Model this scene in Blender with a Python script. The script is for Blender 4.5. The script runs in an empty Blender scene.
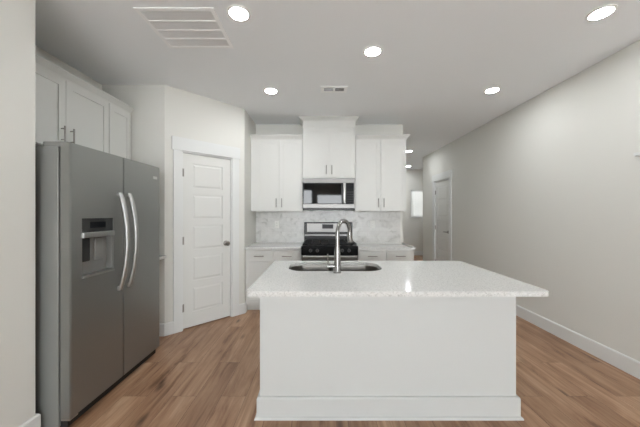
import bpy, bmesh, math
from mathutils import Vector, Matrix

scene = bpy.context.scene
COL = scene.collection
PI = math.pi

# ------------------------------------------------------------------ camera, world, exposure
cam_data = bpy.data.cameras.new('camera')
cam_data.sensor_width = 36.0
cam_data.lens = 272.7 / 640.0 * 36.0
cam_data.clip_start = 0.05
cam = bpy.data.objects.new('camera', cam_data)
cam.location = (0, 0, 1.332)
cam.rotation_euler = (PI / 2, 0, 0)
COL.objects.link(cam)
scene.camera = cam

world = bpy.data.worlds.new('overcast_sky')
scene.world = world
world.use_nodes = True
wn, wl = world.node_tree.nodes, world.node_tree.links
bg = wn['Background']
wtc = wn.new('ShaderNodeTexCoord')
wsep = wn.new('ShaderNodeSeparateXYZ'); wl.new(wtc.outputs['Generated'], wsep.inputs[0])
wr = wn.new('ShaderNodeValToRGB')          # overcast sky above the horizon, ground below made bright to light the ceiling
we = wr.color_ramp.elements
we[0].position = 0.47; we[0].color = (1.0, 1.02, 1.04, 1)
we[1].position = 0.53; we[1].color = (0.93, 0.97, 1.0, 1)
wmr = wn.new('ShaderNodeMapRange'); wmr.inputs['From Min'].default_value = -1; wmr.inputs['From Max'].default_value = 1
wl.new(wsep.outputs['Z'], wmr.inputs['Value']); wl.new(wmr.outputs['Result'], wr.inputs[0])
wl.new(wr.outputs[0], bg.inputs['Color'])
SKY = 12.4
bg.inputs['Strength'].default_value = SKY

vs = scene.view_settings
vs.view_transform = 'Standard'
vs.look = 'None'
vs.gamma = 1.0
vs.use_curve_mapping = False
vs.exposure = 0.05
LAMP = 178.0                      # radiance of the downlight lenses

# ------------------------------------------------------------------ materials
def lin(c):
    return tuple((v / 12.92 if v <= 0.04045 else ((v + 0.055) / 1.055) ** 2.4) for v in [x / 255 for x in c])

def new_mat(name, rgb, rough=0.5, metal=0.0, spec=0.5):
    m = bpy.data.materials.new(name)
    m.use_nodes = True
    p = m.node_tree.nodes['Principled BSDF']
    p.inputs['Base Color'].default_value = (*lin(rgb), 1)
    p.inputs['Roughness'].default_value = rough
    p.inputs['Metallic'].default_value = metal
    p.inputs['Specular IOR Level'].default_value = spec
    return m

def nt(m):
    t = m.node_tree
    return t, t.nodes, t.links, t.nodes['Principled BSDF']

def add_noise_bump(m, scale, strength, dist=0.002):
    t, n, l, p = nt(m)
    tc = n.new('ShaderNodeTexCoord')
    no = n.new('ShaderNodeTexNoise'); no.inputs['Scale'].default_value = scale
    no.inputs['Detail'].default_value = 4
    bp = n.new('ShaderNodeBump'); bp.inputs['Strength'].default_value = strength
    bp.inputs['Distance'].default_value = dist
    l.new(tc.outputs['Object'], no.inputs['Vector'])
    l.new(no.outputs['Fac'], bp.inputs['Height'])
    l.new(bp.outputs['Normal'], p.inputs['Normal'])

M = {}
M['wall'] = new_mat('wall_paint', (218, 217, 211), 0.75, spec=0.25)
add_noise_bump(M['wall'], 260, 0.08)
M['ceiling'] = new_mat('ceiling_paint', (240, 242, 243), 0.9, spec=0.1)
add_noise_bump(M['ceiling'], 180, 0.12)
M['trim'] = new_mat('trim_paint', (220, 221, 219), 0.4, spec=0.4)
M['cabinet'] = new_mat('cabinet_paint', (213, 213, 209), 0.38, spec=0.4)
M['island'] = new_mat('island_paint', (201, 203, 201), 0.42, spec=0.4)
M['door'] = new_mat('door_paint', (216, 216, 212), 0.4, spec=0.4)
M['nickel'] = new_mat('brushed_nickel', (150, 147, 142), 0.3, 1.0)
M['chrome'] = new_mat('faucet_chrome', (152, 151, 149), 0.24, 1.0)
M['black'] = new_mat('black_enamel', (14, 14, 15), 0.25, spec=0.3)
M['glassblack'] = new_mat('black_oven_glass', (9, 9, 10), 0.04)
M['iron'] = new_mat('cast_iron', (20, 20, 20), 0.55)
M['rubber'] = new_mat('dark_plastic', (28, 28, 28), 0.6)
M['fridge_side'] = new_mat('fridge_side_paint', (138, 139, 136), 0.42, 0.25)
M['grille'] = new_mat('vent_paint', (246, 246, 245), 0.5)
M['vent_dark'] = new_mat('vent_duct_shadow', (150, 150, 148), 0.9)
M['plastic'] = new_mat('outlet_plastic', (236, 235, 231), 0.35)
M['slot'] = new_mat('outlet_slot', (60, 58, 55), 0.6)
M['blind'] = new_mat('blind_vinyl', (235, 235, 233), 0.5)
t, n, l, p = nt(M['blind'])
tl = n.new('ShaderNodeBsdfTranslucent'); tl.inputs['Color'].default_value = (0.9, 0.9, 0.88, 1)
mx = n.new('ShaderNodeMixShader'); mx.inputs[0].default_value = 0.24
l.new(p.outputs[0], mx.inputs[1]); l.new(tl.outputs[0], mx.inputs[2]); l.new(mx.outputs[0], n['Material Output'].inputs['Surface'])
M['lcd'] = new_mat('display_glass', (20, 22, 25), 0.2, spec=0.12)
M['panel_black'] = new_mat('black_control_glass', (12, 12, 13), 0.3, spec=0.12)
M['keys'] = new_mat('keypad_print', (52, 52, 53), 0.4, spec=0.12)
M['panelgrey'] = new_mat('dispenser_panel', (58, 58, 57), 0.25, 0.3)
M['recess'] = new_mat('dispenser_recess', (132, 131, 128), 0.4, 0.3)
M['label'] = new_mat('badge_silver', (200, 200, 198), 0.3, 0.8)

def brushed(name, rgb, rough, axis, amount=0.05):
    """Brushed steel: fine streaks along one object axis vary the roughness and tone slightly."""
    m = new_mat(name, rgb, rough, 1.0)
    t, n, l, p = nt(m)
    tc = n.new('ShaderNodeTexCoord'); mp = n.new('ShaderNodeMapping')
    sc = [140, 140, 140]; sc[axis] = 1.2
    mp.inputs['Scale'].default_value = sc
    no = n.new('ShaderNodeTexNoise'); no.inputs['Scale'].default_value = 3
    no.inputs['Detail'].default_value = 5
    l.new(tc.outputs['Object'], mp.inputs['Vector']); l.new(mp.outputs['Vector'], no.inputs['Vector'])
    mr = n.new('ShaderNodeMapRange')
    mr.inputs['To Min'].default_value = rough - amount; mr.inputs['To Max'].default_value = rough + amount
    l.new(no.outputs['Fac'], mr.inputs['Value']); l.new(mr.outputs['Result'], p.inputs['Roughness'])
    return m
M['steel'] = brushed('range_stainless', (122, 121, 119), 0.36, 0)
M['knob_steel'] = new_mat('dark_knob_steel', (82, 81, 80), 0.35, 1.0)
M['fridge'] = brushed('fridge_stainless', (152, 153, 150), 0.36, 1)
M['fridge'].node_tree.nodes['Principled BSDF'].inputs['Metallic'].default_value = 0.85
M['fridge_handle'] = brushed('handle_stainless', (176, 176, 173), 0.38, 2)
M['sink'] = brushed('sink_stainless', (118, 115, 110), 0.32, 0)

def emission(name, rgb, strength):
    m = bpy.data.materials.new(name); m.use_nodes = True
    n, l = m.node_tree.nodes, m.node_tree.links
    n.remove(n['Principled BSDF'])
    e = n.new('ShaderNodeEmission')
    e.inputs['Color'].default_value = (*rgb, 1); e.inputs['Strength'].default_value = strength
    l.new(e.outputs['Emission'], n['Material Output'].inputs['Surface'])
    return m
M['lamp'] = emission('downlight_lens', (0.95, 0.98, 1.0), LAMP)

# window glass: clear, with a fresnel reflection
g = bpy.data.materials.new('window_glass'); g.use_nodes = True
n, l = g.node_tree.nodes, g.node_tree.links
n.remove(n['Principled BSDF'])
tr = n.new('ShaderNodeBsdfTransparent'); gl = n.new('ShaderNodeBsdfGlossy'); gl.inputs['Roughness'].default_value = 0.02
fr = n.new('ShaderNodeFresnel'); mx = n.new('ShaderNodeMixShader')
l.new(fr.outputs['Fac'], mx.inputs['Fac']); l.new(tr.outputs[0], mx.inputs[1]); l.new(gl.outputs[0], mx.inputs[2])
l.new(mx.outputs[0], n['Material Output'].inputs['Surface'])
M['glass'] = g

def ramp(n, stops):
    r = n.new('ShaderNodeValToRGB')
    e = r.color_ramp.elements
    while len(e) < len(stops): e.new(0.5)
    for i, (pos, c) in enumerate(stops):
        e[i].position = pos; e[i].color = (*lin(c), 1)
    return r

def mixrgb(n, l, mode, fac, a, b):
    x = n.new('ShaderNodeMix'); x.data_type = 'RGBA'; x.blend_type = mode
    if isinstance(fac, float): x.inputs[0].default_value = fac
    else: l.new(fac, x.inputs[0])
    l.new(a, x.inputs[6]); l.new(b, x.inputs[7])
    return x.outputs[2]

# wood plank floor: planks run along y
m = new_mat('oak_plank_floor', (150, 116, 92), 0.38, spec=0.55)
t, n, l, p = nt(m)
tc = n.new('ShaderNodeTexCoord')
sep = n.new('ShaderNodeSeparateXYZ'); l.new(tc.outputs['Object'], sep.inputs[0])
cmb = n.new('ShaderNodeCombineXYZ'); l.new(sep.outputs['Y'], cmb.inputs['X']); l.new(sep.outputs['X'], cmb.inputs['Y'])
br = n.new('ShaderNodeTexBrick')
br.inputs['Scale'].default_value = 1.0
br.inputs['Brick Width'].default_value = 1.22; br.inputs['Row Height'].default_value = 0.18
br.inputs['Mortar Size'].default_value = 0.0011; br.inputs['Mortar Smooth'].default_value = 0.3
br.offset = 0.37; br.offset_frequency = 2
br.inputs['Color1'].default_value = (0, 0, 0, 1); br.inputs['Color2'].default_value = (1, 1, 1, 1)
br.inputs['Mortar'].default_value = (0.5, 0.5, 0.5, 1)
l.new(cmb.outputs[0], br.inputs['Vector'])
# a random offset per plank keeps the grain from running through joints
off = n.new('ShaderNodeVectorMath'); off.operation = 'MULTIPLY_ADD'
off.inputs[1].default_value = (7.3, 3.1, 9.7)
l.new(br.outputs['Color'], off.inputs[0]); l.new(cmb.outputs[0], off.inputs[2])
mp = n.new('ShaderNodeMapping'); mp.inputs['Scale'].default_value = (1.2, 7.5, 1.0)
l.new(off.outputs[0], mp.inputs['Vector'])
g1 = n.new('ShaderNodeTexNoise'); g1.inputs['Scale'].default_value = 1.6; g1.inputs['Detail'].default_value = 6
g1.inputs['Roughness'].default_value = 0.6; g1.inputs['Distortion'].default_value = 0.6
l.new(mp.outputs[0], g1.inputs['Vector'])
mp2 = n.new('ShaderNodeMapping'); mp2.inputs['Scale'].default_value = (1.6, 38.0, 1.0)
l.new(off.outputs[0], mp2.inputs['Vector'])
g2 = n.new('ShaderNodeTexNoise'); g2.inputs['Scale'].default_value = 1.5; g2.inputs['Detail'].default_value = 3
l.new(mp2.outputs[0], g2.inputs['Vector'])
base = ramp(n, [(0.30, (122, 86, 60)), (0.43, (166, 128, 99)), (0.6, (188, 153, 123)), (0.78, (207, 176, 148))])
l.new(g1.outputs['Fac'], base.inputs[0])
fine = ramp(n, [(0.3, (228, 222, 217)), (0.6, (255, 255, 255))])
l.new(g2.outputs['Fac'], fine.inputs[0])
tone = ramp(n, [(0.0, (222, 216, 210)), (1.0, (255, 255, 255))])
l.new(br.outputs['Color'], tone.inputs[0])
c1 = mixrgb(n, l, 'MULTIPLY', 1.0, base.outputs[0], fine.outputs[0])
c2 = mixrgb(n, l, 'MULTIPLY', 1.0, c1, tone.outputs[0])
# knots
mp3 = n.new('ShaderNodeMapping'); mp3.inputs['Scale'].default_value = (1.5, 4.2, 1.0)
l.new(off.outputs[0], mp3.inputs['Vector'])
vo = n.new('ShaderNodeTexVoronoi'); vo.inputs['Scale'].default_value = 1.0
l.new(mp3.outputs[0], vo.inputs['Vector'])
kn = ramp(n, [(0.02, (92, 66, 48)), (0.13, (255, 255, 255))])
l.new(vo.outputs['Distance'], kn.inputs[0])
c3 = mixrgb(n, l, 'MULTIPLY', 0.75, c2, kn.outputs[0])
jn = ramp(n, [(0.0, (255, 255, 255)), (1.0, (120, 100, 86))])
l.new(br.outputs['Fac'], jn.inputs[0])
c4 = mixrgb(n, l, 'MULTIPLY', 1.0, c3, jn.outputs[0])
l.new(c4, p.inputs['Base Color'])
bp = n.new('ShaderNodeBump'); bp.inputs['Strength'].default_value = 0.12; bp.inputs['Distance'].default_value = 0.002
l.new(g2.outputs['Fac'], bp.inputs['Height']); l.new(bp.outputs['Normal'], p.inputs['Normal'])
M['floor'] = m

# quartz: white with fine grey specks
m = new_mat('speckled_quartz', (226, 224, 219), 0.10, spec=0.5)
t, n, l, p = nt(m)
tc = n.new('ShaderNodeTexCoord')
v1 = n.new('ShaderNodeTexVoronoi'); v1.inputs['Scale'].default_value = 260
n1 = n.new('ShaderNodeTexNoise'); n1.inputs['Scale'].default_value = 90; n1.inputs['Detail'].default_value = 3
for q in (v1, n1): l.new(tc.outputs['Object'], q.inputs['Vector'])
sepc = n.new('ShaderNodeSeparateColor'); l.new(v1.outputs['Color'], sepc.inputs[0])
sp = ramp(n, [(0.0, (186, 186, 184)), (0.10, (200, 200, 197)), (0.2, (216, 216, 213)), (1.0, (221, 221, 218))])
l.new(sepc.outputs[0], sp.inputs[0])
n2 = ramp(n, [(0.34, (228, 228, 226)), (0.5, (255, 255, 255))])
l.new(n1.outputs['Fac'], n2.inputs[0])
cc = mixrgb(n, l, 'MULTIPLY', 0.8, sp.outputs[0], n2.outputs[0])
l.new(cc, p.inputs['Base Color'])
M['quartz'] = m

# marble backsplash tile
m = new_mat('marble_tile', (206, 205, 200), 0.25, spec=0.5)
t, n, l, p = nt(m)
tc = n.new('ShaderNodeTexCoord')
sep = n.new('ShaderNodeSeparateXYZ'); l.new(tc.outputs['Object'], sep.inputs[0])
cmb = n.new('ShaderNodeCombineXYZ'); l.new(sep.outputs['X'], cmb.inputs['X']); l.new(sep.outputs['Z'], cmb.inputs['Y'])
bt = n.new('ShaderNodeTexBrick'); bt.inputs['Scale'].default_value = 1.0
bt.inputs['Brick Width'].default_value = 0.15; bt.inputs['Row Height'].default_value = 0.075
bt.inputs['Mortar Size'].default_value = 0.0012
bt.inputs['Color1'].default_value = (0, 0, 0, 1); bt.inputs['Color2'].default_value = (1, 1, 1, 1)
l.new(cmb.outputs[0], bt.inputs['Vector'])
of = n.new('ShaderNodeVectorMath'); of.operation = 'MULTIPLY_ADD'; of.inputs[1].default_value = (0.05, 0.03, 0.04)
l.new(bt.outputs['Color'], of.inputs[0]); l.new(cmb.outputs[0], of.inputs[2])
nv = n.new('ShaderNodeTexNoise'); nv.inputs['Scale'].default_value = 7; nv.inputs['Detail'].default_value = 6
nv.inputs['Distortion'].default_value = 1.4
l.new(of.outputs[0], nv.inputs['Vector'])
rv = ramp(n, [(0.32, (186, 185, 181)), (0.42, (205, 204, 201)), (0.6, (215, 214, 211)), (1.0, (220, 219, 216))])
l.new(nv.outputs['Fac'], rv.inputs[0])
gr = ramp(n, [(0.0, (255, 255, 255)), (1.0, (238, 237, 235))])
l.new(bt.outputs['Fac'], gr.inputs[0])
l.new(mixrgb(n, l, 'MULTIPLY', 1.0, rv.outputs[0], gr.outputs[0]), p.inputs['Base Color'])
M['marble'] = m

# ------------------------------------------------------------------ mesh helpers
class MB:
    def __init__(self, xf=None):
        self.bm = bmesh.new()
    def box(self, x0, x1, y0, y1, z0, z1, bevel=0.0, seg=2):
        b = bmesh.new()
        bmesh.ops.create_cube(b, size=1.0)
        for v in b.verts:
            v.co = Vector(((x0 + x1) / 2 + v.co.x * (x1 - x0), (y0 + y1) / 2 + v.co.y * (y1 - y0), (z0 + z1) / 2 + v.co.z * (z1 - z0)))
        if bevel:
            bmesh.ops.bevel(b, geom=b.edges[:], offset=bevel, segments=seg, affect='EDGES', profile=0.5)
        self._join(b)
        return self
    def _join(self, b):
        me = bpy.data.meshes.new('tmp'); b.to_mesh(me); b.free()
        self.bm.from_mesh(me); bpy.data.meshes.remove(me)
    def rings(self, rings, closed=True, cap=True):
        """Skin a list of vertex rings."""
        bm = self.bm
        rv = [[bm.verts.new(p) for p in r] for r in rings]
        k = len(rings[0])
        for a, b in zip(rv, rv[1:]):
            for i in range(k if closed else k - 1):
                j = (i + 1) % k
                bm.faces.new((a[i], a[j], b[j], b[i]))
        if cap and closed:
            bm.faces.new(rv[0][::-1]); bm.faces.new(rv[-1])
        return self
    def tube(self, pts, r, seg=12, cap=True):
        pts = [Vector(p) for p in pts]
        rad = r if isinstance(r, (list, tuple)) else [r] * len(pts)
        rings = []
        up = None
        for i, p in enumerate(pts):
            d = (pts[min(i + 1, len(pts) - 1)] - pts[max(i - 1, 0)]).normalized()
            if up is None:
                up = Vector((0, 0, 1)) if abs(d.z) < 0.9 else Vector((1, 0, 0))
            u = d.cross(up).normalized(); w = u.cross(d).normalized(); up = w
            rings.append([p + (u * math.cos(2 * PI * k / seg) + w * math.sin(2 * PI * k / seg)) * rad[i] for k in range(seg)])
        return self.rings(rings, True, cap)
    def cyl(self, a, b, r, seg=20):
        return self.tube([a, b], r, seg)
    def lathe(self, prof, c=(0, 0, 0), axis='z', seg=32, cap=True):
        """prof: (radius, height) pairs along the axis."""
        rings = []
        for r, h in prof:
            ring = []
            for k in range(seg):
                a = 2 * PI * k / seg
                u, w = r * math.cos(a), r * math.sin(a)
                q = {'z': (u, w, h), 'y': (u, h, w), 'x': (h, u, w)}[axis]
                ring.append(Vector(c) + Vector(q))
            rings.append(ring)
        return self.rings(rings, True, cap)
    def plate(self, outer, holes, d0, d1, fn):
        """Flat plate with holes; 2-D loops, extruded from d0 to d1; fn(u, v, d) maps to 3-D."""
        b = bmesh.new()
        for d in (d0, d1):
            edges = []
            for loop in [outer] + holes:
                vs_ = [b.verts.new(fn(u, v, d)) for u, v in loop]
                edges += [b.edges.new((vs_[i], vs_[(i + 1) % len(vs_)])) for i in range(len(vs_))]
            bmesh.ops.triangle_fill(b, use_beauty=True, use_dissolve=False, edges=edges)
        for loop in [outer] + holes:
            k = len(loop)
            va = [b.verts.new(fn(u, v, d0)) for u, v in loop]; vb = [b.verts.new(fn(u, v, d1)) for u, v in loop]
            for i in range(k):
                j = (i + 1) % k
                b.faces.new((va[i], va[j], vb[j], vb[i]))
        bmesh.ops.remove_doubles(b, verts=b.verts[:], dist=1e-6)
        bmesh.ops.recalc_face_normals(b, faces=b.faces[:])
        self._join(b)
        return self
    def sweep(self, path, prof, closed=False):
        """Sweep a (offset, z) profile along a 2-D path; offset goes to the right of travel, mitred."""
        P = [Vector(p) for p in path]; k = len(P)
        nrm = []
        for i in range(k - (0 if closed else 1)):
            d = (P[(i + 1) % k] - P[i]).normalized(); nrm.append(Vector((d.y, -d.x)))
        rings = []
        for i in range(k):
            if closed: a, b = nrm[i - 1], nrm[i]
            else: a, b = nrm[max(i - 1, 0)], nrm[min(i, k - 2)]
            mv = (a + b) / (1 + a.dot(b))
            rings.append([(P[i].x + mv.x * o, P[i].y + mv.y * o, z) for o, z in prof])
        if closed: rings.append(rings[0])
        return self.rings(rings, True, not closed)
    def build(self, name, mat, parent=None, loc=None, rotz=0.0, smooth=False):
        bmesh.ops.remove_doubles(self.bm, verts=self.bm.verts[:], dist=1e-6)
        bmesh.ops.recalc_face_normals(self.bm, faces=self.bm.faces[:])
        me = bpy.data.meshes.new(name)
        self.bm.to_mesh(me); self.bm.free()
        me.materials.append(M[mat] if isinstance(mat, str) else mat)
        if smooth:
            me.polygons.foreach_set('use_smooth', [True] * len(me.polygons))
            if hasattr(me, 'set_sharp_from_angle'): me.set_sharp_from_angle(angle=math.radians(35))
        o = bpy.data.objects.new(name, me)
        COL.objects.link(o)
        if loc is not None: o.location = loc
        o.rotation_euler = (0, 0, rotz)
        if parent is not None: o.parent = parent
        return o

def rect(u0, u1, v0, v1):
    return [(u0, v0), (u1, v0), (u1, v1), (u0, v1)]

def rrect(u0, u1, v0, v1, r, seg=8):
    """Rounded rectangle; r is one radius or four (bottom-left, bottom-right, top-right, top-left)."""
    rs = [r] * 4 if not isinstance(r, (list, tuple)) else r
    out = []
    for (cx, cy, a0, q) in ((u0, v0, PI, rs[0]), (u1, v0, 1.5 * PI, rs[1]), (u1, v1, 0, rs[2]), (u0, v1, 0.5 * PI, rs[3])):
        sx = 1 if cx == u0 else -1; sy = 1 if cy == v0 else -1
        for k in range(seg + 1):
            a = a0 + 0.5 * PI * k / seg
            out.append((cx + sx * q + q * math.cos(a), cy + sy * q + q * math.sin(a)))
    return out

XY = lambda u, v, d: (u, v, d)
XZ = lambda u, v, d: (u, d, v)
YZ = lambda u, v, d: (d, u, v)

def thing(name, label, cat, loc, rotz=0.0, group=None):
    o = bpy.data.objects.new(name, None)
    COL.objects.link(o)
    o.empty_display_size = 0.1
    o.location = loc; o.rotation_euler = (0, 0, rotz)
    return tag(o, label, cat, group)

def tag(o, label, cat, group=None):
    o['label'] = label; o['category'] = cat
    if group: o['group'] = group
    return o

def struct(o):
    o['kind'] = 'structure'
    return o

def copy_tree(o, parent=None):
    c = o.copy(); COL.objects.link(c)
    if parent is not None: c.parent = parent
    for ch in list(o.children): copy_tree(ch, c)
    return c

# ------------------------------------------------------------------ layout constants (metres; camera at x = y = 0)
H = 2.736                # ceiling
XR = 2.583               # right wall
XL = -1.694              # left stub wall
XA = -2.373              # back of the refrigerator alcove
YA = 2.972               # far side of the alcove
YB = 4.308               # kitchen back wall
PX, PY = -1.012, 3.654   # pantry corner next to the back wall
YR = -3.6                # rear wall behind the camera
YF = 8.7                 # far hall wall
T = 0.115

# ------------------------------------------------------------------ room shell
struct(MB().box(-2.6, 4.8, YR - 0.2, YF + 0.2, -0.1, 0).build('floor', 'floor'))
struct(MB().box(-2.6, 4.8, YR - 0.2, YF + 0.2, H, H + 0.1).build('ceiling', 'ceiling'))

# right wall: runs along y, with the hall door and a high window near the camera
DR0, DR1, DH = 5.435, 6.135, 2.045
outer = rect(YR, 6.85, 0, H)
struct(MB().plate([(YR, 0), (DR0, 0), (DR0, DH), (DR1, DH), (DR1, 0), (6.85, 0), (6.85, H), (YR, H)],
                  [rect(1.9, 2.205, 1.825, 2.6)], XR, XR + T, YZ).build('wall_right', 'wall'))
# left stub wall beside the refrigerator and the return into the alcove
struct(MB().plate([(XL - T, YR), (XL, YR), (XL, 1.623), (XA - T, 1.623), (XA - T, 1.623 - T), (XL - T, 1.623 - T)], [], 0, H, XY).build('wall_left', 'wall'))
struct(MB().box(XA - T, XA, 1.623, YB + T, 0, H).build('wall_alcove_back', 'wall'))
struct(MB().box(XA, XL, YA, YA + T, 0, H).build('wall_alcove_far', 'wall'))
# angled pantry wall, door opening 0.174 .. 0.786 along it
LW = math.hypot(PX - XL, PY - YA)
P0, P1 = 0.174, 0.786
struct(MB().plate([(0, 0), (P0, 0), (P0, DH), (P1, DH), (P1, 0), (LW, 0), (LW, H), (0, H)], [], 0, T, XZ)
       .build('wall_pantry', 'wall', loc=(XL, YA, 0), rotz=PI / 4))
struct(MB().box(PX - T, PX, PY, YB, 0, H).build('wall_pantry_side', 'wall'))
struct(MB().box(XA, 1.311, YB, YB + T, 0, H).build('wall_back', 'wall'))
struct(MB().box(1.196, 1.311, YB + T, YF, 0, H).build('wall_hall_left', 'wall'))
W1 = (2.90, 3.75, 1.22, 2.08)
struct(MB().plate(rect(1.196, 4.7, 0, H), [rect(*W1)], YF, YF + T, XZ).build('wall_hall_far', 'wall'))
struct(MB().box(XR + T, 4.7, 6.85 - T, 6.85, 0, H).build('wall_foyer_near', 'wall'))
struct(MB().plate(rect(6.85, YF, 0, H), [rect(7.4, 7.8, 1.0, 1.85)], 4.585, 4.7, YZ).build('wall_foyer_right', 'wall'))
# rear wall behind the camera; unseen living-room windows and glazed door, enlarged for daylight
REAR = [(-1.45, -0.30, 0.45, 2.35), (-0.15, 1.00, 0.02, 2.15), (1.15, 2.35, 0.45, 2.35)]
struct(MB().plate(rect(XL - T, XR + T, 0, H), [rect(*w) for w in REAR], YR - T, YR, XZ).build('wall_rear', 'wall'))

# baseboards (flat board with an eased top)
BB = [(0, 0), (0.016, 0), (0.016, 0.125), (0.010, 0.135), (0, 0.135)]
def baseboard(name, path):
    struct(MB().sweep(path, BB).build(name, 'trim'))
baseboard('baseboard_right', [(XR, DR0 - 0.10), (XR, YR)][::-1][::-1])
baseboard('baseboard_right_hall', [(XR, 6.85), (XR, DR1 + 0.09)])
baseboard('baseboard_left', [(XL, YR), (XL, 1.623), (XL - 0.02, 1.623)])
s = math.sqrt(0.5)
pa = lambda q: (XL + q * s, YA + q * s)
baseboard('baseboard_pantry_left', [(XL - 0.075, YA), (XL, YA), pa(P0 - 0.09)])
baseboard('baseboard_pantry_right', [pa(P1 + 0.09), (PX, PY), (PX, PY + 0.075)])
baseboard('baseboard_hall_far', [(1.311, YF), (4.585, YF)])

# ------------------------------------------------------------------ windows
def window(name, w, y0, sash=True, blind=False):
    x0, x1, z0, z1 = w
    f = 0.05
    fr = struct(MB().plate(rect(x0, x1, z0, z1), [rect(x0 + f, x1 - f, z0 + f, z1 - f)], y0, y0 + 0.07, XZ).build(name, 'trim'))
    if sash:
        zm = (z0 + z1) / 2
        MB().box(x0 + f, x1 - f, y0 + 0.02, y0 + 0.05, zm - 0.02, zm + 0.02).build('window_sash', 'trim', fr)
    MB().box(x0 + f, x1 - f, y0 + 0.032, y0 + 0.037, z0 + f, z1 - f).build('window_pane', 'glass', fr)
    return fr
for i, w in enumerate(REAR):
    window('window_%d' % (i + 2), w, YR - 0.09, sash=(i != 1))
fw = window('window_1', W1, YF + 0.04)
mb = MB()
z = W1[2] + 0.03
while z < W1[3] - 0.03:
    xs = (W1[0] + 0.006, W1[1] - 0.006)
    mb.rings([[(xx, YF + 0.008, z - 0.022), (xx, YF + 0.020, z + 0.022), (xx, YF + 0.022, z + 0.021), (xx, YF + 0.010, z - 0.023)] for xx in xs])
    z += 0.04
mb.box(W1[0] + 0.008, W1[1] - 0.008, YF + 0.004, YF + 0.034, W1[3] - 0.035, W1[3] - 0.002)
for xx in (W1[0] + 0.15, W1[0] + 0.42, W1[0] + 0.70):
    mb.box(xx - 0.002, xx + 0.002, YF + 0.002, YF + 0.006, W1[2] + 0.01, W1[3] - 0.03)
mb.build('window_blind', 'blind', fw)
MB().box(W1[0] - 0.05, W1[1] + 0.05, YF - 0.03, YF + 0.04, W1[2] - 0.03, W1[2]).build('window_sill', 'trim', fw)
ffr = struct(MB().plate(rect(7.4, 7.8, 1.0, 1.85), [rect(7.43, 7.77, 1.03, 1.82)], 4.62, 4.68, YZ).build('window_6', 'trim'))  # unseen window added to brighten the far end of the hall
MB().box(4.65, 4.655, 7.43, 7.77, 1.03, 1.82).build('window_pane', 'glass', ffr)
# high window of the right wall
hw = struct(MB().plate(rect(1.9, 2.205, 1.825, 2.6), [rect(1.94, 2.165, 1.865, 2.56)], XR + 0.06, XR + 0.11, YZ).build('window_5', 'trim'))
MB().box(XR + 0.08, XR + 0.085, 1.94, 2.165, 1.865, 2.56).build('window_pane', 'glass', hw)
MB().box(XR - 0.025, XR + 0.06, 1.87, 2.225, 1.80, 1.825).build('window_sill', 'trim', hw)

MB().box(XR + 0.045, XR + 0.048, 1.91, 2.195, 1.83, 2.595).build('window_blind', 'blind', hw)  # blind added to hold window light off the nearby ceiling

# ------------------------------------------------------------------ five-panel doors with craftsman casing
def panel_door(name, trim_name, loc, rotz, w, lever):
    h = DH
    # casing and jamb
    tb = MB()
    c = 0.09
    tb.box(-c, 0.004, -0.018, 0, 0, h)
    tb.box(w - 0.004, w + c, -0.018, 0, 0, h)
    tb.box(-c - 0.014, w + c + 0.014, -0.024, 0, h, h + 0.145)
    tb.box(0, 0.016, 0, T, 0, h); tb.box(w - 0.016, w, 0, T, 0, h)
    tb.box(0.016, w - 0.016, 0, T, h - 0.016, h)
    struct(tb.build(trim_name, 'trim', loc=loc, rotz=rotz))
    # slab: front layer with five openings, backing, raised fields
    x0, x1, z0, z1 = 0.019, w - 0.019, 0.012, h - 0.020
    st = 0.105 if w > 0.5 else 0.09
    rail, top, bot = 0.075, 0.11, 0.17
    ph = (z1 - z0 - top - bot - 4 * rail) / 5
    holes = []
    for k in range(5):
        a = z0 + bot + k * (ph + rail)
        holes.append((x0 + st, x1 - st, a, a + ph))
    sb = MB()
    y = 0.012
    sb.plate(rect(x0, x1, z0, z1), [rect(*q) for q in holes], y, y + 0.010, XZ)
    sb.box(x0, x1, y + 0.010, y + 0.035, z0, z1)
    for a, b, c0, d in holes:
        i1, i2 = 0.012, 0.030
        sb.rings([[(a + i1, y + 0.010, c0 + i1), (b - i1, y + 0.010, c0 + i1), (b - i1, y + 0.010, d - i1), (a + i1, y + 0.010, d - i1)],
                  [(a + i2, y + 0.003, c0 + i2), (b - i2, y + 0.003, c0 + i2), (b - i2, y + 0.003, d - i2), (a + i2, y + 0.003, d - i2)]])
    d = struct(sb.build(name, 'door', loc=loc, rotz=rotz))
    for zz in (0.25, 1.02, 1.80):
        hb = MB().cyl((0.014, 0.004, zz - 0.045), (0.014, 0.004, zz + 0.045), 0.007, 10)
        hb.box(0.002, 0.03, 0.008, 0.0125, zz - 0.045, zz + 0.045)
        hb.build('door_hinge', 'nickel', d)
    kz = 0.955
    kx = x1 - 0.06
    if lever:
        kb = MB().lathe([(0.03, y), (0.03, y - 0.008), (0.012, y - 0.012), (0.011, y - 0.05)], (kx, 0, kz), 'y', 20)
        kb.tube([(kx + 0.01, y - 0.05, kz), (kx - 0.03, y - 0.052, kz), (kx - 0.12, y - 0.046, kz)], [0.012, 0.011, 0.009], 10)
        kb.build('door_handle', 'nickel', d, smooth=True)
    else:
        MB().lathe([(0.033, y), (0.033, y - 0.006), (0.028, y - 0.010), (0.012, y - 0.014), (0.011, y - 0.034), (0.022, y - 0.040),
                    (0.029, y - 0.052), (0.028, y - 0.064), (0.020, y - 0.073), (0.001, y - 0.076)], (kx, 0, kz), 'y', 28).build('door_knob', 'nickel', d, smooth=True)
    MB().box(x1 + 0.0005, x1 + 0.014, y - 0.002, y, kz - 0.03, kz + 0.03).build('strike_plate', 'nickel', d)
    return d
panel_door('door_1', 'trim_1', (*pa(P0), 0), PI / 4, P1 - P0, False)
panel_door('door_2', 'trim_2', (XR, DR1, 0), -PI / 2, DR1 - DR0, True)

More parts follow.
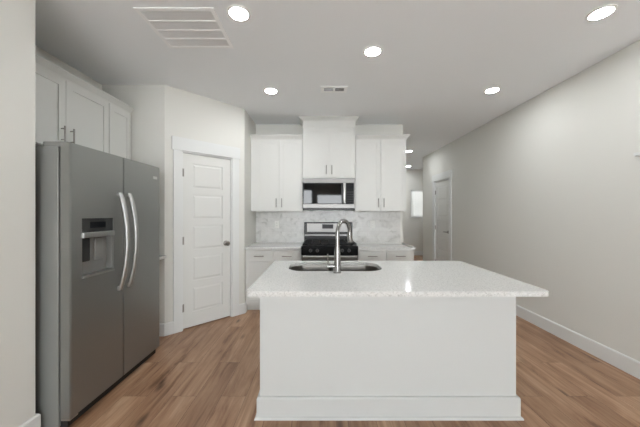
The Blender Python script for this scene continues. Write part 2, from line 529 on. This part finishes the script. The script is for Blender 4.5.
# ------------------------------------------------------------------ backsplash
struct(MB().box(PX, 1.268, YB - 0.008, YB, 0.878, 1.40).build('wall_backsplash', 'marble'))

# ------------------------------------------------------------------ cabinets.  local: x along the front, front at y = 0 facing -y
def shaker(mb, x0, x1, z0, z1, y=0.0, rail=0.058, th=0.020, rec=0.008):
    mb.plate(rect(x0, x1, z0, z1), [rect(x0 + rail, x1 - rail, z0 + rail, z1 - rail)], y, y + rec, XZ)
    mb.box(x0, x1, y + rec, y + th, z0, z1)
    return mb

def bar_handle(parent, c, length, vertical=True, y=0.0):
    r, st = 0.006, 0.030
    x, z = c
    hb = MB()
    if vertical:
        hb.cyl((x, y - st, z - length / 2), (x, y - st, z + length / 2), r, 10)
        for s_ in (-1, 1): hb.cyl((x, y, z + s_ * length * 0.34), (x, y - st, z + s_ * length * 0.34), r * 0.8, 8)
    else:
        hb.cyl((x - length / 2, y - st, z), (x + length / 2, y - st, z), r, 10)
        for s_ in (-1, 1): hb.cyl((x + s_ * length * 0.34, y, z), (x + s_ * length * 0.34, y - st, z), r * 0.8, 8)
    return hb.build('handle', 'nickel', parent, smooth=True)

CROWN = [(0, 0), (0.006, 0), (0.010, 0.014), (0.038, 0.046), (0.046, 0.052), (0.046, 0.066), (0, 0.066)]
def wall_cabinet(label, loc, rotz, w, d, z0, z1, doors, crown, crown_x=(True, True), frieze=0.0, group=None, back_gap=0.0):
    """doors: list of (x0, x1, handle side or None). Origin at the cabinet's lower front left corner line, z absolute."""
    t = thing('wall_cabinet', label, 'cabinet', (loc[0], loc[1], z0), rotz, group)
    hgt = z1 - z0
    MB().box(0, w, 0.021, d, 0, hgt).build('body', 'cabinet', t)
    for a, b, hs in doors:
        dr = shaker(MB(), a, b, 0.006, hgt - 0.006).build('door', 'cabinet', t)
        if hs:
            hx = a + 0.038 if hs == 'l' else b - 0.038
            bar_handle(dr, (hx, 0.006 + 0.115), 0.13)
    cb = MB()
    a, b = 0.0, w
    path = []
    if crown_x[0]: path.append((a, d))
    path += [(a, 0.02), (b, 0.02)]
    if crown_x[1]: path.append((b, d))
    prof = [(o, zz + hgt + frieze) for o, zz in crown]
    if frieze:
        cb.box(a - 0.001, b + 0.001, 0.012, d, hgt, hgt + frieze)
    cb.sweep(path, prof)
    top = hgt + frieze + crown[-1][1]
    cb.box(a, b, 0.02, d, top - 0.012, top)
    if not frieze: cb.box(a, b, 0.019, d, hgt, top - 0.012)
    cb.build('crown_molding', 'cabinet', t)
    return t

UZ0, UZ1 = 1.366, 2.412
XL0, XM0, XM1, XR1 = PX + 0.001, -0.253, 0.514, 1.262
fu = YB - 0.333
w = XM0 - XL0
wall_cabinet('white two-door wall cabinet left of the microwave, beside the pantry wall', (XL0, fu), 0, w, 0.332 - 0.0, UZ0, UZ1,
             [(0.078, 0.078 + (w - 0.082) / 2 - 0.002, 'r'), (0.078 + (w - 0.082) / 2 + 0.002, w - 0.004, 'l')], CROWN, (False, False), group='white wall cabinets beside the microwave')
w = XR1 - XM1
wall_cabinet('white two-door wall cabinet right of the microwave, beside the hallway opening', (XM1, fu), 0, w, 0.332, UZ0, UZ1,
             [(0.004, w / 2 - 0.002, 'r'), (w / 2 + 0.002, w - 0.006, 'l')], CROWN, (False, True), group='white wall cabinets beside the microwave')
fm = YB - 0.363
w = XM1 - XM0 - 0.004
CROWN2 = [(0, 0), (0.005, 0), (0.010, 0.010), (0.040, 0.036), (0.050, 0.042), (0.050, 0.058), (0, 0.058)]
wall_cabinet('tall white two-door cabinet above the microwave, reaching the ceiling', (XM0 + 0.002, fm), 0, w, 0.362, 1.840, 2.578,
             [(0.004, w / 2 - 0.002, 'r'), (w / 2 + 0.002, w - 0.004, 'l')], CROWN2, (True, True), frieze=0.098)
# cabinets over the refrigerator face +x
xf = -2.050
SZ0 = 1.840
wall_cabinet('white two-door cabinet above the steel refrigerator', (xf, 1.648), PI / 2, 2.650 - 1.648, 0.322, SZ0, UZ1,
             [(0.106, 0.551, 'r'), (0.555, 0.999, 'l')], CROWN, (False, False))
wall_cabinet('narrow single-door white cabinet beyond the refrigerator, against the alcove wall', (xf, 2.652), PI / 2, 0.318, 0.322, SZ0 - 0.474, UZ1,
             [(0.004, 0.306, None)], CROWN, (False, False))

def base_cabinet(label, loc, rotz, w, d, cols, handles=True, group=None, ztop=0.847):
    t = thing('base_cabinet', label, 'cabinet', (loc[0], loc[1], 0), rotz, group)
    bm_ = MB().box(0, w, 0.021, d, 0.10, ztop)
    bm_.build('body', 'cabinet', t)
    MB().box(0, w, 0.085, 0.101, 0, 0.10).build('toe_kick', 'cabinet', t)
    cw = w / cols
    for k in range(cols):
        a, b = k * cw + 0.003, (k + 1) * cw - 0.003
        dr = MB().box(a, b, 0, 0.02, ztop - 0.165, ztop - 0.012, 0.0015, 1).build('drawer', 'cabinet', t)
        if handles: bar_handle(dr, ((a + b) / 2, ztop - 0.09), 0.13, False)
        do = shaker(MB(), a, b, 0.11, ztop - 0.171).build('door', 'cabinet', t)
        if handles: bar_handle(do, (b - 0.032 if k % 2 == 0 and cols > 1 else a + 0.032, ztop - 0.29), 0.13)
    return t
fb = YB - 0.622
base_cabinet('white base cabinet with two drawers left of the range', (PX + 0.002, fb), 0, XM0 - 0.003 - PX - 0.002, 0.62, 2, group='white base cabinets beside the range')
base_cabinet('white base cabinet with two drawers right of the range', (XM1 + 0.003, fb), 0, XR1 + 0.01 - XM1 - 0.003, 0.62, 2, group='white base cabinets beside the range')
base_cabinet('narrow white base cabinet squeezed between the refrigerator and the alcove wall', (-1.755, 2.640), PI / 2, 0.330, 0.616, 1, handles=False)

def worktop(label, loops, z0=0.848, z1=0.878):
    mb = MB().plate(loops[0], loops[1:], z0, z1, XY)
    bmesh.ops.bevel(mb.bm, geom=[e for e in mb.bm.edges if len(e.link_faces) == 2 and e.calc_face_angle(0) > 1.2 and abs(e.verts[0].co.z - e.verts[1].co.z) < 1e-5],
                    offset=0.003, segments=2, affect='EDGES')
    return mb
ZC = 0.878
def place_top(mb, label, group=None, name='countertop'):
    o = mb.build(name, 'quartz', smooth=False)
    return tag(o, label, 'countertop', group)
place_top(worktop('', [rect(PX + 0.001, XM0 - 0.002, YB - 0.65, YB - 0.009)]), 'white quartz worktop on the base cabinet left of the range', 'worktops beside the range')
place_top(worktop('', [rrect(XM1 + 0.002, 1.293, YB - 0.65, YB - 0.009, [0, 0.012, 0, 0], 4)]), 'white quartz worktop on the base cabinet right of the range', 'worktops beside the range')
place_top(worktop('', [rect(XA + 0.001, -1.668, 2.640, YA - 0.001)]), 'narrow white quartz worktop end peeking out between refrigerator and pantry wall')

# ------------------------------------------------------------------ island
IX0, IX1, IY0, IY1 = -0.393, 1.283, 1.785, 2.585
isl = thing('kitchen_island', 'large white panelled kitchen island in the centre of the floor', 'kitchen island', ((IX0 + IX1) / 2, (IY0 + IY1) / 2, 0))
ox, oy = (IX0 + IX1) / 2, (IY0 + IY1) / 2
X0, X1, Y0, Y1 = IX0 - ox, IX1 - ox, IY0 - oy, IY1 - oy
MB().plate(rect(X0, X1, Y0, Y1), [rect(X0 + 0.02, X1 - 0.02, Y0 + 0.02, Y1 - 0.02)], 0.002, 0.847, XY).build('body', 'island', isl)
ccw = [(X0, Y0), (X1, Y0), (X1, Y1), (X0, Y1)]
MB().sweep(ccw, [(0, 0), (0.018, 0), (0.018, 0.128), (0.014, 0.137), (0, 0.137)], closed=True).build('baseboard', 'island', isl)
MB().sweep(ccw, [(0.018, 0), (0.031, 0), (0.030, 0.006), (0.026, 0.013), (0.018, 0.017)], closed=True).build('shoe_molding', 'island', isl)
MB().sweep(ccw, [(0, 0.847), (0, 0.815), (0.006, 0.815), (0.022, 0.838), (0.022, 0.847)], closed=True).build('top_molding', 'island', isl)
SINK = (-0.260, 0.512, 2.150, 2.545)
SR = [0.13, 0.13, 0.13, 0.13]
top = worktop('', [rrect(-0.436, 1.347, 1.583, 2.622, [0.035, 0.035, 0.02, 0.02], 6), rrect(*SINK, SR, 10)[::-1]])
place_top(top, 'white speckled quartz island top with a cutout for the sink', name='island_countertop')

# undermount double sink
sk = thing('kitchen_sink', 'stainless steel double bowl sink set under the island top', 'sink', ((SINK[0] + SINK[1]) / 2, (SINK[2] + SINK[3]) / 2, 0.64))
cx, cy = (SINK[0] + SINK[1]) / 2, (SINK[2] + SINK[3]) / 2
def bowl(u0, u1, rr, name):
    v0, v1 = SINK[2] - cy - 0.004, SINK[3] - cy + 0.004
    mb = MB()
    rings = []
    zt = 0.847 - 0.64
    for ins, z in ((-0.010, zt), (0, zt), (0.004, zt - 0.02), (0.010, 0.035), (0.030, 0.010), (0.08, 0.004)):
        k = [max(0.02, q - ins) for q in rr]
        rings.append([(a, b, z) for a, b in rrect(u0 + ins, u1 - ins, v0 + ins, v1 - ins, k, 8)])
    bm = mb.bm
    mb.rings(rings, True, False)
    bm.faces.new([bm.verts.new(p) for p in rings[-1]])
    o = mb.build(name, 'sink', sk, smooth=True)
    md = o.modifiers.new('thick', 'SOLIDIFY'); md.thickness = 0.0015; md.offset = 0
    MB().lathe([(0.045, 0.006), (0.042, 0.009), (0.03, 0.007), (0.001, 0.006)], ((u0 + u1) / 2, 0.02, 0), 'z', 24).build('drain', 'chrome', o, smooth=True)
    return o
bowl(SINK[0] - cx - 0.004, -0.012, [0.132, 0.05, 0.05, 0.132], 'bowl')
bowl(0.012, SINK[1] - cx + 0.004, [0.05, 0.132, 0.132, 0.05], 'bowl')
MB().box(-0.013, 0.013, SINK[2] - cy, SINK[3] - cy, 0.847 - 0.64 - 0.03, 0.847 - 0.64 - 0.012, 0.004).build('divider', 'sink', sk)

# faucet on the near rim, spout turned away towards the range
fx, fy = 0.133, 2.090
fc = thing('kitchen_faucet', 'chrome gooseneck pull-down faucet standing on the island top at the sink', 'faucet', (fx, fy, ZC))
MB().lathe([(0.031, 0), (0.031, 0.006), (0.026, 0.010), (0.0255, 0.085), (0.0225, 0.16), (0.018, 0.20)], seg=24).build('base', 'chrome', fc, smooth=True)
dx, dy = 0.110, 0.160
Ln = math.hypot(dx, dy); ux, uy = dx / Ln, dy / Ln
pts = [(0, 0, 0.19), (0, 0, 0.29)]
R = Ln / 2
for k in range(1, 15):
    a = PI - k * (PI * 1.0) / 14
    pts.append((ux * (R + R * math.cos(a)), uy * (R + R * math.cos(a)), 0.30 + R * math.sin(a)))
pts.append((ux * Ln, uy * Ln, 0.290))
MB().tube(pts, 0.0160, 14).build('spout', 'chrome', fc, smooth=True)
MB().tube([(ux * Ln, uy * Ln, 0.295), (ux * Ln * 1.01, uy * Ln * 1.01, 0.28), (ux * Ln * 1.05, uy * Ln * 1.05, 0.235), (ux * Ln * 1.06, uy * Ln * 1.06, 0.215)],
          [0.0175, 0.019, 0.023, 0.021], 16).build('spray_head', 'chrome', fc, smooth=True)
hd = MB().tube([(-0.015, 0, 0.052), (-0.060, 0, 0.052), (-0.076, 0, 0.052)], [0.016, 0.016, 0.015], 14).build('handle_hub', 'chrome', fc, smooth=True)
MB().tube([(-0.068, 0, 0.055), (-0.072, -0.002, 0.09), (-0.074, -0.004, 0.145)], [0.0085, 0.007, 0.0065], 10).build('lever', 'chrome', hd, smooth=True)

# ------------------------------------------------------------------ range
rx0, rx1 = XM0 + 0.006, XM1 - 0.008
rw = rx1 - rx0
ry = 3.632
rg = thing('gas_range', 'black and stainless steel gas range between the two base cabinets', 'range', ((rx0 + rx1) / 2, ry, 0))
hw_ = rw / 2
dp = YB - 0.012 - ry
MB().box(-hw_, hw_, 0.04, dp, 0.05, 0.868).build('body', 'black', rg)
MB().box(-hw_ + 0.02, hw_ - 0.02, 0.08, 0.10, 0, 0.05).build('kick_panel', 'rubber', rg)
MB().box(-hw_, hw_, 0.0, dp - 0.07, 0.868, 0.890, 0.004).build('cooktop', 'black', rg)
cp = MB().box(-hw_ - 0.0, hw_, -0.022, 0.04, 0.776, 0.900, 0.006).build('control_panel', 'panel_black', rg)
for kx in (-0.255, -0.165, 0.165, 0.255):
    kb = MB().lathe([(0.024, -0.022), (0.024, -0.028), (0.020, -0.032), (0.018, -0.052), (0.0165, -0.055), (0.001, -0.055)], (kx, 0, 0.842), 'y', 20)
    kb.box(kx - 0.003, kx + 0.003, -0.060, -0.050, 0.828, 0.858)
    kb.build('knob', 'knob_steel', cp, smooth=True)
od = MB().plate(rect(-hw_ + 0.003, hw_ - 0.003, 0.20, 0.774), [rect(-hw_ + 0.10, hw_ - 0.10, 0.32, 0.64)], -0.012, 0.038, XZ).build('oven_door', 'steel', rg)
MB().box(-hw_ + 0.10, hw_ - 0.10, -0.006, 0.02, 0.32, 0.64).build('window', 'glassblack', od)
hb = MB().tube([(-hw_ + 0.02, -0.055, 0.766), (0, -0.060, 0.766), (hw_ - 0.02, -0.055, 0.766)], 0.013, 12)
for q in (-1, 1): hb.cyl((q * (hw_ - 0.05), -0.012, 0.766), (q * (hw_ - 0.05), -0.055, 0.766), 0.011, 10)
hb.build('handle', 'fridge_handle', od, smooth=True)
MB().box(-hw_ + 0.003, hw_ - 0.003, -0.012, 0.038, 0.055, 0.192, 0.004).build('drawer', 'steel', rg)
bgd = MB().box(-hw_ + 0.002, hw_ - 0.002, dp - 0.07, dp, 0.868, 1.196, 0.008).build('backguard', 'black', rg)
pn = MB().box(-hw_ + 0.045, hw_ - 0.045, dp - 0.076, dp - 0.068, 1.045, 1.180, 0.003).build('steel_panel', 'steel', bgd)
MB().box(-0.095, 0.075, dp - 0.079, dp - 0.075, 1.098, 1.165, 0.002).build('display', 'lcd', pn)
MB().box(-hw_ + 0.012, hw_ - 0.012, dp - 0.078, dp - 0.070, 0.985, 1.012, 0.002).build('vent_strip', 'steel', bgd)
for bx, by, br_ in ((-0.24, 0.17, 0.05), (-0.24, 0.43, 0.042), (0, 0.30, 0.05), (0.24, 0.17, 0.055), (0.24, 0.43, 0.042)):
    MB().lathe([(br_, 0.890), (br_, 0.902), (br_ * 0.75, 0.905), (br_ * 0.72, 0.912), (0.001, 0.913)], (bx, by, 0), 'z', 24).build('burner', 'iron', rg, smooth=True)
for gx0, gx1 in ((-hw_ + 0.015, -0.125), (-0.12, 0.12), (0.125, hw_ - 0.015)):
    gb = MB()
    y0_, y1_ = 0.03, dp - 0.085
    zt = 0.930
    gb.box(gx0, gx1, y0_, y0_ + 0.012, zt - 0.014, zt); gb.box(gx0, gx1, y1_ - 0.012, y1_, zt - 0.014, zt)
    gb.box(gx0, gx0 + 0.012, y0_, y1_, zt - 0.014, zt); gb.box(gx1 - 0.012, gx1, y0_, y1_, zt - 0.014, zt)
    gm = (gx0 + gx1) / 2
    gb.box(gm - 0.006, gm + 0.006, y0_, y1_, zt - 0.012, zt)
    for yy in (0.17, 0.30, 0.43): gb.box(gx0, gx1, yy - 0.006, yy + 0.006, zt - 0.012, zt)
    for a in (gx0, gx1 - 0.012):
        for b in (y0_, y1_ - 0.012): gb.box(a, a + 0.012, b, b + 0.012, 0.889, zt - 0.01)
    gb.build('grate', 'iron', rg)

# ------------------------------------------------------------------ microwave
my = 3.885
mw = thing('microwave', 'stainless steel over-the-range microwave under the tall centre cabinet', 'microwave', (0.1255, my, 1.386))
mh = 0.448
hw_ = 0.3725
MB().box(-hw_ + 0.001, hw_ - 0.001, 0.03, YB - 0.010 - my, 0.0215, mh).build('body', 'rubber', mw)
MB().box(-hw_ + 0.001, hw_ - 0.001, 0.001, 0.20, -0.004, 0.021, 0.002).build('vent_base', 'black', mw)
MB().box(-hw_, hw_, 0, 0.03, mh - 0.066, mh, 0.003).build('top_trim', 'steel', mw)
MB().box(-hw_, hw_, 0, 0.03, 0.022, 0.082, 0.003).build('bottom_trim', 'steel', mw)
md_ = MB().plate(rect(-hw_, 0.225, 0.083, mh - 0.067), [rect(-hw_ + 0.016, 0.180, 0.090, mh - 0.082)], 0.002, 0.03, XZ).build('door', 'black', mw)
MB().box(-hw_ + 0.016, 0.180, 0.005, 0.02, 0.090, mh - 0.082).build('window', 'glassblack', md_)
hb = MB().box(0.206, 0.240, -0.036, -0.022, 0.086, mh - 0.072, 0.005)
for zz in (0.12, mh - 0.105): hb.cyl((0.220, -0.024, zz), (0.220, 0.004, zz), 0.008, 8)
hb.build('handle', 'fridge_handle', md_, smooth=True)
ct = MB().box(0.228, hw_ - 0.0, 0.002, 0.03, 0.083, mh - 0.067, 0.002).build('control_panel', 'panel_black', mw)
MB().box(0.258, 0.352, 0.0005, 0.004, mh - 0.145, mh - 0.108).build('display', 'lcd', ct)
kb = MB()
for r_ in range(5):
    for c_ in range(3):
        kb.box(0.262 + c_ * 0.031, 0.285 + c_ * 0.031, 0.0008, 0.003, 0.105 + r_ * 0.034, 0.125 + r_ * 0.034)
kb.build('keypad', 'keys', ct)
MB().box(hw_ - 0.016, hw_, -0.001, 0.03, 0.083, mh - 0.067, 0.001).build('side_trim', 'steel', mw)

# ------------------------------------------------------------------ refrigerator (faces +x)
FY0, FY1 = 1.672, 2.606
FX = -1.531
fr_ = thing('refrigerator', 'large stainless side-by-side refrigerator with a water dispenser', 'refrigerator', (FX, FY0, 0), PI / 2)
fw_ = FY1 - FY0            # local x runs along world +y, local y runs towards world -x
MB().box(0, fw_, 0.074, 0.80, 0.016, 1.745, 0.004).build('body', 'fridge_side', fr_)
MB().box(0.03, fw_ - 0.03, 0.060, 0.0745, 0.09, 1.72).build('door_gasket', 'rubber', fr_)
MB().box(0.015, fw_ - 0.015, 0.030, 0.0735, 0.008, 0.050, 0.004).build('toe_grille', 'rubber', fr_)
for a in (0.03, fw_ - 0.07):
    for b in (0.10, 0.72):
        MB().cyl((a + 0.02, b, 0), (a + 0.02, b, 0.017), 0.02, 12).build('foot', 'rubber', fr_)
SPL = 2.125 - FY0
ft_, fbz = 1.770, 0.066
D0, D1, DZ0, DZ1 = 1.754 - FY0, 2.022 - FY0, 0.912, 1.300
def fdoor(a, b, hole=None):
    mb = MB()
    mb.plate(rrect(a, b, fbz, ft_, 0.004, 2), [rect(*hole)] if hole else [], 0.010, 0.0605, XZ)
    # softly rounded front skin: a shallow plate in front of the core
    mb.plate(rrect(a, b, fbz, ft_, 0.006, 3), [rect(*hole)] if hole else [], 0.006, 0.010, XZ)
    e = 0.007
    mb.plate(rrect(a + e * 0.35, b - e * 0.35, fbz + e * 0.35, ft_ - e * 0.35, 0.006, 3), [rect(*hole)] if hole else [], 0.002, 0.006, XZ)
    mb.plate(rrect(a + e, b - e, fbz + e, ft_ - e, 0.006, 3), [rect(*hole)] if hole else [], 0.0, 0.002, XZ)
    return mb.build('door', 'fridge', fr_)
dl = fdoor(0.0, SPL - 0.003, (D0, D1, DZ0, DZ1))
dr_ = fdoor(SPL + 0.003, fw_)
# dispenser
ds = MB().box(D0, D1, 0.004, 0.02, 1.205, DZ1, 0.002).build('dispenser_panel', 'panelgrey', dl)
MB().box(D0 + 0.07, D1 - 0.07, 0.002, 0.006, 1.235, 1.275).build('dispenser_display', 'lcd', ds)
mb = MB()
mb.box(D0, D1, 0.050, 0.058, DZ0, 1.205)
mb.box(D0, D0 + 0.006, 0.004, 0.050, DZ0, 1.205); mb.box(D1 - 0.006, D1, 0.004, 0.050, DZ0, 1.205)
mb.box(D0, D1, 0.020, 0.050, 1.195, 1.206)
rc = mb.build('dispenser_recess', 'recess', dl)
MB().box(D0, D1, -0.012, 0.022, 1.172, 1.207, 0.004).build('dispenser_lip', 'fridge_handle', rc)
MB().box(D0, D1, -0.010, 0.050, DZ0, DZ0 + 0.016, 0.003).build('drip_tray', 'fridge_handle', rc)
MB().box(D0 + 0.035, D0 + 0.105, 0.034, 0.050, 1.01, 1.165, 0.006).build('ice_paddle', 'panelgrey', rc)
MB().box(D0 + 0.145, D0 + 0.215, 0.034, 0.050, 1.01, 1.165, 0.006).build('water_paddle', 'recess', rc)
def fhandle(px, door):
    z0_, z1_ = 0.752, 1.490
    rings = []
    N = 22
    for k in range(N + 1):
        q = k / N
        z_ = z0_ + (z1_ - z0_) * q
        b_ = math.sin(PI * q) ** 0.75
        yo = -0.012 - 0.058 * b_
        wd, tk = 0.019, 0.014
        rings.append([(px + wd * math.cos(a) , yo + tk * math.sin(a), z_) for a in [2 * PI * j / 14 for j in range(14)]])
    hb = MB().rings(rings)
    for z_ in (z0_ + 0.012, z1_ - 0.012): hb.box(px - 0.015, px + 0.015, -0.018, 0.004, z_ - 0.016, z_ + 0.016, 0.004)
    return hb.build('handle', 'fridge_handle', door, smooth=True)
fhandle(SPL - 0.052, dl)
fhandle(SPL + 0.048, dr_)
MB().box(fw_ - 0.105, fw_ - 0.045, -0.002, 0.001, 1.650, 1.675, 0.001).build('badge', 'label', dr_)
MB().box(0.01, 0.07, 0.012, 0.07, 0.050, 0.0655, 0.003).build('bottom_hinge', 'fridge_handle', fr_)
for a in (0.01, fw_ - 0.09):
    MB().box(a, a + 0.08, 0.03, 0.18, 1.745 if a > 0.1 else 1.745, 1.778, 0.006).build('hinge_cover', 'fridge_side', fr_)

# ------------------------------------------------------------------ outlets on the backsplash
def outlet(label, x, z):
    t = thing('power_outlet', label, 'outlet', (x, YB - 0.008, z), 0, 'outlets on the marble backsplash')
    MB().box(-0.036, 0.036, -0.006, 0, -0.058, 0.058, 0.003).build('cover_plate', 'plastic', t)
    for s_ in (-1, 1):
        rb = MB().plate(rrect(-0.017, 0.017, s_ * 0.021 - 0.014, s_ * 0.021 + 0.014, 0.008, 4), [], -0.008, -0.0055, XZ).build('receptacle', 'plastic', t)
        MB().box(-0.008, -0.005, -0.0086, -0.0078, s_ * 0.021 - 0.004, s_ * 0.021 + 0.006).box(0.005, 0.008, -0.0086, -0.0078, s_ * 0.021 - 0.004, s_ * 0.021 + 0.006).build('slot', 'slot', rb)
    return t
outlet('white power outlet on the marble backsplash left of the range', -0.68, 1.160)
outlet('white power outlet on the marble backsplash right of the range', 0.825, 1.160)

# ------------------------------------------------------------------ ceiling: downlights and vents
first = None
LIGHTS = [(-0.569, 1.911, 'recessed ceiling light beside the large return air grille'),
          (0.457, 2.359, 'recessed ceiling light between the large grille and the right-hand lights, above the island'),
          (-0.562, 3.117, 'recessed ceiling light nearest the angled pantry wall'),
          (1.960, 3.105, 'recessed ceiling light halfway along the right wall'),
          (1.966, 1.907, 'recessed ceiling light in the top right corner of the photo'),
          (2.000, 6.144, 'nearer of the two small recessed lights down the hallway'),
          (2.620, 8.090, 'farther of the two small recessed lights down the hallway, by the end wall')]
for x, y, lab in LIGHTS:
    if first is None:
        first = thing('recessed_light', lab, 'ceiling light', (x, y, H), 0, 'round recessed ceiling lights')
        MB().lathe([(0.080, 0.0), (0.080, -0.004), (0.077, -0.007), (0.064, -0.008), (0.062, -0.004), (0.062, 0.0)], seg=40, cap=False).build('trim_ring', 'plastic', first, smooth=True)
        MB().lathe([(0.0625, -0.001), (0.0625, -0.005), (0.045, -0.0065), (0.001, -0.007)], seg=40).build('lens', 'lamp', first, smooth=True)
    else:
        t = copy_tree(first)
        t.location = (x, y, H); t['label'] = lab

def grille(label, name, x0, x1, y0, y1, bars, nl, border, along_x=True, dark='vent_dark'):
    t = thing(name, label, 'vent', ((x0 + x1) / 2, (y0 + y1) / 2, H))
    a, b = (x1 - x0) / 2, (y1 - y0) / 2
    MB().plate(rect(-a, a, -b, b), [rect(-a + border, a - border, -b + border, b - border)], -0.006, 0, XY).build('frame', 'grille', t)
    MB().box(-a + border * 0.6, a - border * 0.6, -b + border * 0.6, b - border * 0.6, -0.0012, -0.0002).build('backing', dark, t)
    return t, a - border, b - border
t, ia, ib = grille('large white return air grille on the ceiling', 'return_air_grille', -1.272, -0.727, 1.857, 2.309, 3, 40, 0.028)
for k in range(1, 4):
    yy = -ib + 2 * ib * k / 4
    MB().box(-ia, ia, yy - 0.007, yy + 0.007, -0.0065, -0.002).build('crossbar', 'grille', t)
lv = MB()
nl = 46
for k in range(nl):
    xx = -ia + 2 * ia * (k + 0.5) / nl
    lv.rings([[(xx - 0.0042, -ib, -0.0055), (xx + 0.0012, -ib, -0.002), (xx + 0.0022, -ib, -0.002), (xx - 0.0026, -ib, -0.0055)],
              [(xx - 0.0042, ib, -0.0055), (xx + 0.0012, ib, -0.002), (xx + 0.0022, ib, -0.002), (xx - 0.0026, ib, -0.0055)]])
lv.build('louvers', 'grille', t)
M['supply_dark'] = new_mat('supply_duct_shadow', (70, 70, 69), 0.9)  # dark backing sheet standing in for shade inside the duct
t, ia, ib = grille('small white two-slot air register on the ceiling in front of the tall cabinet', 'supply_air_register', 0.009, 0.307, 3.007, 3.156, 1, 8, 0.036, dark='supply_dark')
MB().box(-0.012, 0.012, -ib, ib, -0.0065, -0.002).build('crossbar', 'grille', t)
lv = MB()
for k in range(2):
    yy = -ib + 2 * ib * (k + 1) / 3
    lv.box(-ia, ia, yy - 0.001, yy + 0.001, -0.005, -0.002)
lv.build('louvers', 'grille', t)
